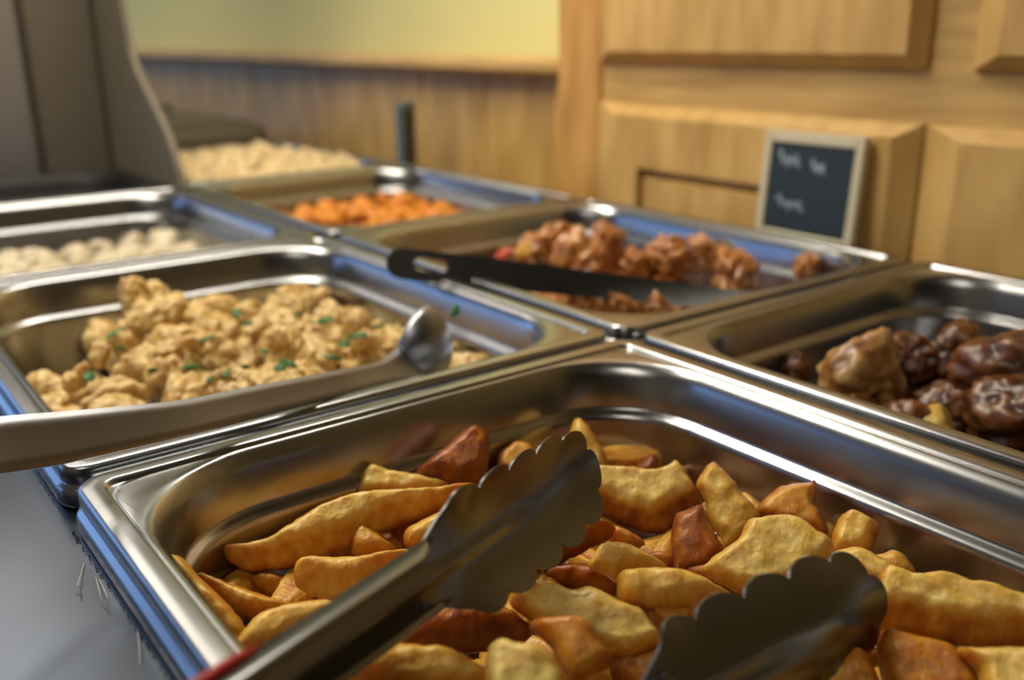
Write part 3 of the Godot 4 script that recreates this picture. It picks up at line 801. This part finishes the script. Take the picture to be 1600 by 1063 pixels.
func build_herb_potatoes() -> void:
	var kinds := []
	for k in 8:
		kinds.append(lump(k, Vector3(1.0, rng.randf_range(0.62, 0.8), rng.randf_range(0.6, 0.95)), 6, Color(0.44, 0.28, 0.075), Color(0.66, 0.48, 0.18), Color(0.80, 0.66, 0.34), 0.20, 4))
	var n := 0
	for i in 9:
		for j in 11:
			var x := 0.034 + 0.0245 * i + rng.randf_range(-0.006, 0.006)
			var z := -0.305 + 0.0265 * j + rng.randf_range(-0.006, 0.006)
			var y := -0.044 + 0.010 * sin(i * 1.7 + j) * 0.6
			if x < 0.085 and z < -0.235 - (x - 0.03) * 0.6: continue
			if x < 0.04 and z < -0.225: continue
			y += 0.007 * exp(-(pow((x - 0.13) / 0.07, 2) + pow((z + 0.15) / 0.10, 2)))
			y += 0.016 * exp(-(pow((x - 0.112) / 0.022, 2) + pow((z + 0.262) / 0.03, 2)))
			y += 0.004 * exp(-(pow((x - 0.20) / 0.03, 2) + pow((z + 0.23) / 0.04, 2)))
			drop("potato_chunk", kinds[n % 8], M.potato, Vector3(clampf(x, 0.034, 0.232), y, clampf(z, -0.302, -0.04)), rng.randf_range(0.0150, 0.0205), "pale golden potato chunk in the pan with green herbs", "potato", "potato chunks in the herb pan")
			n += 1
	for i in 40:
		var x := rng.randf_range(0.04, 0.225)
		var z := rng.randf_range(-0.285, -0.05)
		if x < 0.085 and z < -0.225 - (x - 0.03) * 0.6: continue
		drop("potato_chunk", kinds[i % 8], M.potato, Vector3(x, -0.0315 + 0.005 * rng.randf() + 0.006 * exp(-(pow((x - 0.13) / 0.07, 2) + pow((z + 0.15) / 0.10, 2))), z), rng.randf_range(0.007, 0.0115), "small crumbled potato bit on top of the herb potatoes", "potato", "small bits topping the herb potatoes")
	for q in [Vector3(0.103, 0.908, -0.2711), Vector3(0.1112, 0.904, -0.2486), Vector3(0.1144, 0.902, -0.2779)]:
		drop("potato_chunk", kinds[n % 8], M.potato, q - Vector3(0, H, 0), 0.017, "browned potato chunk on the top left of the herb potato heap", "potato", "browned chunks topping the herb potatoes")
		n += 1
	# chopped herbs
	var bits := []
	for k in 3:
		bits.append(lump(200 + k, Vector3(0.0042 + 0.0006 * k, 0.0009, 0.0020 + 0.0005 * k), 6, Color(0.03, 0.11, 0.02), Color(0.07, 0.20, 0.05), Color(0.16, 0.30, 0.10), 0.3, 2))
	var spots := [Vector3(0.14, 0.903, -0.1863), Vector3(0.1819, 0.901, -0.1291), Vector3(0.1239, 0.902, -0.1036), Vector3(0.129, 0.901, -0.1356), Vector3(0.1107, 0.903, -0.1712), Vector3(0.0758, 0.9, -0.2265), Vector3(0.1805, 0.902, -0.166), Vector3(0.1513, 0.902, -0.1006), Vector3(0.1108, 0.901, -0.1176), Vector3(0.0994, 0.901, -0.1146), Vector3(0.0896, 0.901, -0.1106), Vector3(0.0701, 0.9, -0.1938), Vector3(0.0887, 0.901, -0.1353), Vector3(0.1745, 0.902, -0.1881), Vector3(0.1427, 0.903, -0.2095), Vector3(0.1677, 0.902, -0.1175), Vector3(0.1294, 0.902, -0.1079), Vector3(0.0724, 0.9, -0.1458), Vector3(0.2011, 0.9, -0.1412), Vector3(0.0451, 0.898, -0.1625)]
	for q in spots:
		drop("herb_piece", bits[rng.randi() % 3], M.herb, q - Vector3(0, H - 0.004, 0), rng.randf_range(0.9, 1.4), "bit of chopped green herb on the pale potato chunks", "herb", "chopped herbs on the potatoes", Vector3(rng.randf_range(-0.4, 0.4), rng.randf() * TAU, rng.randf_range(-0.4, 0.4)))
	drop("herb_piece", bits[1], M.herb, Vector3(0.2216, 0.92, -0.0894) - Vector3(0, H - 0.001, 0), 0.9, "single bit of green herb stuck on the rim right of the potato pan", "herb", "", Vector3(0.2, 0.8, 0.9))
	# spoon
	var s := base("serving_spoon", Vector3(0.1426, 0.92, -0.0245))
	tag(s, "steel serving spoon whose broad handle crosses the herb potato pan", "spoon")
	var c := Curve3D.new()
	c.bake_interval = 0.006
	var way := [Vector3(-0.0374, 0.95, 0.0256), Vector3(-0.0215, 0.946, 0.0197), Vector3(-0.0031, 0.942, 0.0151), Vector3(0.0172, 0.9385, 0.0106), Vector3(0.0401, 0.9345, 0.0046), Vector3(0.0718, 0.9295, -0.0066), Vector3(0.1039, 0.925, -0.0164), Vector3(0.1258, 0.922, -0.0234), Vector3(0.1511, 0.917, -0.0363), Vector3(0.1674, 0.914, -0.046)]
	for i in way.size():
		var tangent: Vector3 = (way[mini(i + 1, way.size() - 1)] - way[maxi(i - 1, 0)]) / 6.0
		c.add_point(way[i] - s.position, -tangent, tangent)
	var rings := []
	var total := c.get_baked_length()
	for i in 49:
		var f := i / 48.0
		var a := c.sample_baked(f * total)
		var d := (c.sample_baked(minf(f + 0.01, 1.0) * total) - c.sample_baked(maxf(f - 0.01, 0.0) * total)).normalized()
		var w := d.cross(Vector3(-0.36, 0.57, 0.70).normalized()).normalized()
		if w.y < 0: w = -w
		var nn := d.cross(w)
		var wide := lerpf(lerpf(0.0093, 0.0067, smoothstep(0.08, 0.42, f)), 0.0058, smoothstep(0.4, 0.8, f)) + 0.005 * smoothstep(0.86, 1.0, f)
		var ring := PackedVector3Array()
		for q in [[-1.0, -0.0008], [-1.0, 0.0008], [-0.5, 0.0012], [0.5, 0.0012], [1.0, 0.0008], [1.0, -0.0008], [0.5, -0.0004], [-0.5, -0.0004]]:
			ring.append(a + w * q[0] * wide - nn * q[1])
		rings.append(ring)
	obj("handle", loft(rings, true, true, true, true, false), M.spoon, s)
	obj("bowl", bowl(Vector3(0.1806, 0.912, -0.0671) - s.position, Vector3(-0.50, 0.25, -0.80), Vector3(0.0, 0.95, 0.30), 0.026, 0.021, 0.019), M.spoon, s)

func bowl(c: Vector3, n: Vector3, along: Vector3, a: float, b: float, deep: float) -> ArrayMesh:
	n = n.normalized()
	var ex := (along - n * along.dot(n)).normalized()
	var ey := n.cross(ex)
	var rings := []
	for pass_ in 2:
		for i in 9:
			var k := i if pass_ == 0 else 8 - i
			var f := sin(PI / 2 * (8 - k) / 8.0 + 0.001)
			var z := -deep * cos(PI / 2 * (8 - k) / 8.0)
			var g := 0.0006 if pass_ == 0 else -0.0006
			var ring := PackedVector3Array()
			for q in 28:
				var t := TAU * q / 28
				ring.append(c + ex * cos(t) * (a * f + g) + ey * sin(t) * (b * f + g) + n * (z - g))
			if pass_ == 0: rings.append(ring)
			else: rings.append(ring)
	return loft(rings, true, true, true, true, false)

func build_chicken() -> void:
	var brown := []
	for k in 5:
		brown.append(lump(40 + k, Vector3(1.05, 0.66, 0.8), 7, Color(0.22, 0.065, 0.010), Color(0.45, 0.17, 0.03), Color(0.64, 0.37, 0.13), 0.26, 4))
	var list := [
		[Vector3(0.4195, 0.908, -0.2454), 0.023, "rounded orange-brown chicken piece at the back left of the chicken pan", 0],
		[Vector3(0.4022, 0.906, -0.1994), 0.021, "pale-topped chicken piece behind the slotted handle", 1],
		[Vector3(0.4503, 0.904, -0.2125), 0.022, "orange chicken piece in the middle back of the chicken pan", 2],
		[Vector3(0.4209, 0.904, -0.1519), 0.020, "light pink chicken piece between two darker ones", 3],
		[Vector3(0.4445, 0.908, -0.1366), 0.026, "large browned chicken piece with dark shaded front", 4],
		[Vector3(0.5118, 0.9, -0.1636), 0.018, "small brown chicken piece behind the large round one", 1],
		[Vector3(0.4543, 0.908, -0.0877), 0.025, "big round glossy chicken piece at the right of the chicken pan", 2],
		[Vector3(0.5215, 0.902, -0.0746), 0.015, "lone olive-brown piece in the right corner of the chicken pan", 0],
		[Vector3(0.4081, 0.9, -0.1842), 0.019, "chicken piece just above the middle of the slotted handle", 3],
		[Vector3(0.3392, 0.9, -0.1197), 0.014, "pinkish chicken strip under the slotted handle at left", 1],
		[Vector3(0.3535, 0.898, -0.1014), 0.016, "orange chicken strip under the slotted handle in the middle", 2],
		[Vector3(0.3734, 0.896, -0.0864), 0.015, "reddish chicken strip under the slotted handle at right", 0],
		[Vector3(0.4252, 0.898, -0.279), 0.016, "brown chicken piece at the left end of the chicken heap", 4]]
	for q in list:
		drop("chicken_piece", brown[q[3]], M.meat, q[0] - Vector3(0, H, 0), q[1], q[2], "chicken", "chicken pieces before the chalkboard")
	for i in 34:
		drop("chicken_piece", brown[i % 5], M.meat, Vector3(0.330 + 0.028 * (i % 6) + rng.randf_range(-0.006, 0.006), -0.046 + 0.003 * (i % 3), -0.275 + 0.039 * (i / 6) + rng.randf_range(-0.008, 0.008)), 0.0205, "chicken piece low in the heap of the pan before the chalkboard", "chicken", "lower chicken pieces in the pan before the chalkboard")
	var pep := lump(61, Vector3(1, 0.4, 0.7), 6, Color(0.5, 0.05, 0.03), Color(0.6, 0.09, 0.06), Color(0.65, 0.2, 0.12), 0.1, 2)
	var yel := lump(62, Vector3(1, 0.5, 0.7), 6, Color(0.6, 0.36, 0.04), Color(0.72, 0.48, 0.08), Color(0.78, 0.6, 0.2), 0.1, 2)
	drop("pepper_piece", pep, M.meat, Vector3(0.3805, 0.902, -0.2549) - Vector3(0, H, 0), 0.012, "small red pepper piece at the left end of the chicken heap", "pepper", "")
	drop("pepper_piece", yel, M.meat, Vector3(0.388, 0.904, -0.24) - Vector3(0, H, 0), 0.012, "small yellow pepper piece beside the red one in the chicken pan", "pepper", "")
	# slotted handle lying across the chicken pan
	var s := base("slotted_spatula", Vector3(0.2296, 0.932, -0.1775))
	tag(s, "dark steel utensil with a slot in its handle, laid across the chicken pan", "utensil")
	var far_end: Vector3 = Vector3(0.4181, 0.9, -0.0554)
	var d := (far_end - s.position).normalized()
	var up := (Vector3(0.0, 1.0, 0.0) + Vector3(0.25, 0, -0.2)).normalized()
	var z := d.cross(up).normalized()
	up = z.cross(d)
	var length := s.position.distance_to(far_end)
	var cs := CSGCombiner3D.new()
	cs.name = "handle"
	s.add_child(cs)
	cs.transform = Transform3D(Basis(d, up, z), Vector3.ZERO)
	var outline := PackedVector2Array()
	for k in 13:
		var a := PI / 2 + PI * k / 12
		outline.append(Vector2(0.0105 + 0.0105 * cos(a), 0.0098 * sin(a)))
	for q in [[0.06, -0.0100], [0.10, -0.0090], [length, -0.0070], [length + 0.03, -0.0070], [length + 0.03, 0.0065], [length, 0.0068], [0.10, 0.0092], [0.06, 0.0100]]: outline.append(Vector2(q[0], q[1]))
	var body := CSGPolygon3D.new()
	body.name = "strip"
	body.polygon = outline
	body.depth = 0.0016
	cs.add_child(body)
	var slot := PackedVector2Array()
	for k in 9: slot.append(Vector2(0.0215 + 0.0042 * cos(PI / 2 + PI * k / 8), 0.0008 + 0.0042 * sin(PI / 2 + PI * k / 8)))
	for k in 9: slot.append(Vector2(0.034 + 0.0042 * cos(-PI / 2 + PI * k / 8), 0.0008 + 0.0042 * sin(-PI / 2 + PI * k / 8)))
	var hole := CSGPolygon3D.new()
	hole.name = "slot"
	hole.polygon = slot
	hole.depth = 0.01
	hole.position.z = 0.004
	hole.operation = CSGShape3D.OPERATION_SUBTRACTION
	cs.add_child(hole)
	cs.material_override = M.handle
	# dark roast chicken in the right pan
	var roast := []
	for k in 4:
		roast.append(lump(80 + k, Vector3(1.0, 0.75, 0.8), 5, Color(0.03, 0.009, 0.004), Color(0.10, 0.03, 0.008), Color(0.22, 0.085, 0.02), 0.16, 4))
	var pale := lump(90, Vector3(1.0, 0.62, 0.8), 5, Color(0.20, 0.07, 0.012), Color(0.40, 0.21, 0.06), Color(0.66, 0.48, 0.22), 0.16, 4)
	drop("roast_chicken", pale, M.glaze, Vector3(0.371, 0.898, 0.0717) - Vector3(0, H, 0), 0.030, "roast chicken piece with pale middle and browned edges, right pan", "chicken", "roast chicken pieces in the right pan", Vector3(0.5, 0.5, 0.8))
	var rl := [[Vector3(0.4143, 0.894, 0.0677), 0.018, "brown knuckle of the pale roast chicken piece, right pan", 0], [Vector3(0.4374, 0.894, 0.0863), 0.026, "dark roast chicken piece between the pale one and the tall one", 1], [Vector3(0.399, 0.91, 0.134), 0.030, "tall dark glazed roast chicken piece at the right edge", 2], [Vector3(0.3765, 0.898, 0.1468), 0.026, "glossy dark roast chicken piece low at the right edge", 3], [Vector3(0.3716, 0.886, 0.0275), 0.010, "tiny pinkish scrap left of the pale roast chicken piece", 0], [Vector3(0.3854, 0.884, 0.1094), 0.020, "dark sauce-covered chicken piece in the middle of the right pan", 3]]
	for q in rl:
		drop("roast_chicken", roast[q[3]], M.glaze, q[0] - Vector3(0, H, 0), q[1], q[2], "chicken", "roast chicken pieces in the right pan")
	for i in 10:
		drop("roast_chicken", roast[i % 4], M.glaze, Vector3(rng.randf_range(0.34, 0.50), -0.046, rng.randf_range(0.06, 0.27)), 0.022, "dark roast chicken piece deep in the sauce of the right pan", "chicken", "lower roast chicken in the right pan")
	drop("onion_strip", yel, M.glaze, Vector3(0.3599, 0.886, 0.1185) - Vector3(0, H, 0), 0.014, "yellow strip of onion beside the near rim of the right pan", "onion", "", Vector3(0, 0.6, 0.2))
	var sr := []
	for q in [[0.020, -0.062], [0.022, -0.050], [0.026, -0.0485], [0.10, -0.0480]]:
		sr.append(rounded_ring(0.2729 + q[0], q[0], 0.5379 - q[0], 0.325 - q[0], 0.03, q[1]))
	var so := obj("sauce", loft(sr, true, false, true, true, false), M.sauce)
	so.position.y = H
	tag(so, "dark glossy sauce at the bottom of the right pan", "sauce", "", "stuff")

func build_far_food() -> void:
	var carrot := []
	for k in 3: carrot.append(lump(120 + k, Vector3(1, 0.7, 0.8), 7, Color(0.55, 0.16, 0.01), Color(0.72, 0.26, 0.015), Color(0.80, 0.36, 0.04), 0.1, 2))
	for i in 9:
		for j in 9:
			var p := Vector3(0.312 + 0.0235 * i + rng.randf_range(-0.005, 0.005), -0.040 + 0.005 * rng.randf(), -0.62 + 0.0295 * j + rng.randf_range(-0.005, 0.005))
			if j < 2 and i < 3: continue
			p.y += 0.012 * exp(-(pow((p.x - 0.38) / 0.05, 2) + pow((p.z + 0.52) / 0.06, 2)))
			drop("carrot_piece", carrot[(i + j) % 3], M.potato, p, rng.randf_range(0.012, 0.016), "orange diced piece in the pan behind the chicken", "vegetable", "orange pieces behind the chicken pan")
	var white := []
	for k in 3: white.append(lump(140 + k, Vector3(1, 0.55, 0.8), 7, Color(0.50, 0.44, 0.32), Color(0.66, 0.62, 0.48), Color(0.78, 0.75, 0.62), 0.14, 2))
	for i in 8:
		for j in 8:
			var p := Vector3(0.040 + 0.0265 * i + rng.randf_range(-0.006, 0.006), -0.055 + 0.006 * rng.randf(), -0.63 + 0.034 * j + rng.randf_range(-0.006, 0.006))
			drop("fish_piece", white[(i + j) % 3], M.potato, p, rng.randf_range(0.017, 0.023), "whitish flat piece in the shallow layer of the left edge pan", "food", "white pieces in the left edge pan")
	var cream := []
	for k in 3: cream.append(lump(160 + k, Vector3(1, 0.6, 0.8), 7, Color(0.60, 0.46, 0.24), Color(0.74, 0.60, 0.34), Color(0.82, 0.70, 0.45), 0.14, 2))
	for i in 9:
		for j in 10:
			var p := Vector3(0.304 + 0.0255 * i + rng.randf_range(-0.006, 0.006), -0.028 + 0.006 * rng.randf(), -0.97 + 0.0295 * j + rng.randf_range(-0.006, 0.006))
			p.y += 0.026 * exp(-(pow((p.x - 0.40) / 0.11, 2) + pow((p.z + 0.82) / 0.12, 2)))
			drop("cream_piece", cream[(i + j) % 3], M.potato, p, rng.randf_range(0.019, 0.025), "cream coloured piece of the farthest heaped pan", "food", "cream pieces in the farthest pan")

func stroke(pts: Array, w: float) -> ArrayMesh:
	var rad := []
	for p in pts: rad.append(w)
	return tube(pts, rad, 5)

func chalkboard(at: Vector3, turn: float, lean: float, w: float, h: float, label: String, writing: bool, fm: Material) -> void:
	var t := base("chalkboard_sign", at)
	tag(t, label, "sign")
	t.rotation = Vector3(lean, turn, 0)
	var f := 0.0075
	obj("frame_side", box_mesh(Vector3(-w / 2, 0, -0.004), Vector3(-w / 2 + f, h, 0.004), 0.001), fm, t)
	obj("frame_side", box_mesh(Vector3(w / 2 - f, 0, -0.004), Vector3(w / 2, h, 0.004), 0.001), fm, t)
	obj("frame_rail", box_mesh(Vector3(-w / 2 + f, 0, -0.004), Vector3(w / 2 - f, f, 0.004), 0.001), fm, t)
	obj("frame_rail", box_mesh(Vector3(-w / 2 + f, h - f * 1.25, -0.004), Vector3(w / 2 - f, h, 0.004), 0.001), fm, t)
	obj("slate", box_mesh(Vector3(-w / 2 + f * 0.9, f * 0.9, -0.003), Vector3(w / 2 - f * 0.9, h - f, 0.0022), 0.0005), M.slate, t)
	if not writing: return
	var st := begin()
	for q in [[-0.66, 0.76, 0.36, 0.075], [0.02, 0.72, 0.22, 0.06], [-0.60, 0.36, 0.46, 0.055]]:
		var pts := []
		for k in 30:
			var s := k / 29.0
			pts.append(Vector3((q[0] + q[2] * 2 * s * 0.62) * w / 2, (q[1] - 0.05 * s + q[3] * sin(s * TAU * 4.0) * (0.6 + 0.4 * sin(s * 17.0))) * h, 0.0026))
		for i in pts.size() - 1: st.append_from(stroke([pts[i], pts[i + 1]], 0.0010), 0, Transform3D())
	var o := obj("chalk_scrawl", done(st), M.chalk, t)
	o.set_meta("label", "faint illegible chalk handwriting")

func build_small_things() -> void:
	chalkboard(Vector3(0.586, H - 0.0166, -0.1290), -PI / 2, -0.08, 0.0925, 0.087, "small framed chalkboard with faint chalk writing, leaning on the wood panelling", true, M.frame)
	chalkboard(Vector3(0.565, H - 0.0166, -0.705), -2.35, 0.0, 0.07, 0.084, "narrow blue-grey sign seen almost edge-on behind the orange food pan", false, M.sign_blue)
	var fibres := [
		[Vector3(-0.0052, 0.9035, 0.0306), Vector3(-0.0095, 0.905, 0.0425), Vector3(-0.0111, 0.906, 0.0479), Vector3(-0.0105, 0.9045, 0.0476), Vector3(-0.0122, 0.9035, 0.0474)],
		[Vector3(-0.0047, 0.9035, 0.0422), Vector3(-0.0067, 0.9055, 0.0548), Vector3(-0.0073, 0.9035, 0.0592)],
		[Vector3(-0.0041, 0.9035, 0.0436), Vector3(-0.0057, 0.906, 0.0588), Vector3(-0.006, 0.9055, 0.061), Vector3(-0.0074, 0.9035, 0.0599)],
		[Vector3(-0.0029, 0.9035, 0.0791), Vector3(-0.0053, 0.905, 0.0895), Vector3(-0.0073, 0.9035, 0.0961)]]
	var labels := ["curled white lint fibre on the steel deck beside the front pan", "shorter pale lint fibre next to the curled one on the deck", "looped pale lint fibre right of the shorter one on the deck", "straight white lint fibre on the deck nearest the lower left"]
	for i in 4:
		var pts := []
		var c := Curve3D.new()
		c.bake_interval = 0.0006
		for q in fibres[i]: c.add_point(q, Vector3.ZERO, Vector3.ZERO)
		for k in fibres[i].size():
			var a: Vector3 = fibres[i][maxi(k - 1, 0)]
			var b: Vector3 = fibres[i][mini(k + 1, fibres[i].size() - 1)]
			c.set_point_in(k, (a - b) * 0.2); c.set_point_out(k, (b - a) * 0.2)
		for p in c.get_baked_points(): pts.append(p)
		tag(obj("lint_fibre", stroke(pts, 0.00013), M.lint), labels[i], "lint")


func _ready() -> void:
	rng.seed = 20240
	rough.seed = 4; rough.noise_type = FastNoiseLite.TYPE_SIMPLEX_SMOOTH; rough.frequency = 1.0; rough.fractal_octaves = 2
	# camera
	var cam := Camera3D.new()
	cam.name = "camera"
	add_child(cam)
	cam.transform = Transform3D(Basis(Vector3(0.795972, -0.009447, 0.605259), Vector3(0.191783, 0.952305, -0.237349), Vector3(-0.574149, 0.305001, 0.75982)), Vector3(-0.05881, 1.06615, 0.33372))
	var lens := CameraAttributesPhysical.new()
	lens.frustum_focal_length = 33.65
	lens.frustum_focus_distance = 0.325
	lens.exposure_aperture = 6.6
	cam.attributes = lens
	cam.keep_aspect = Camera3D.KEEP_HEIGHT
	cam.fov = 39.25
	cam.near = 0.01
	cam.current = true
	# sky
	var env := Environment.new()
	var sky := Sky.new()
	var sm := ProceduralSkyMaterial.new()
	sm.sky_top_color = Color(0.44, 0.62, 0.92)
	sm.sky_horizon_color = Color(0.62, 0.78, 1.0)
	sm.ground_bottom_color = Color(0.16, 0.20, 0.26)
	sm.ground_horizon_color = Color(0.40, 0.52, 0.70)
	sm.sky_energy_multiplier = 1.0
	sm.ground_energy_multiplier = 1.0
	sky.sky_material = sm
	env.background_mode = Environment.BG_SKY
	env.sky = sky
	env.background_energy_multiplier = 3.4
	env.tonemap_mode = Environment.TONE_MAPPER_LINEAR
	env.tonemap_exposure = 0.72
	env.sdfgi_enabled = true
	env.ssao_enabled = true
	env.ssil_enabled = true
	var we := WorldEnvironment.new()
	we.name = "surroundings"
	we.environment = env
	add_child(we)
	make_materials()
	build_room()
	build_counter()
	build_wood()
	build_pans()
	build_front_pan()
	build_herb_potatoes()
	build_chicken()
	build_far_food()
	build_small_things()
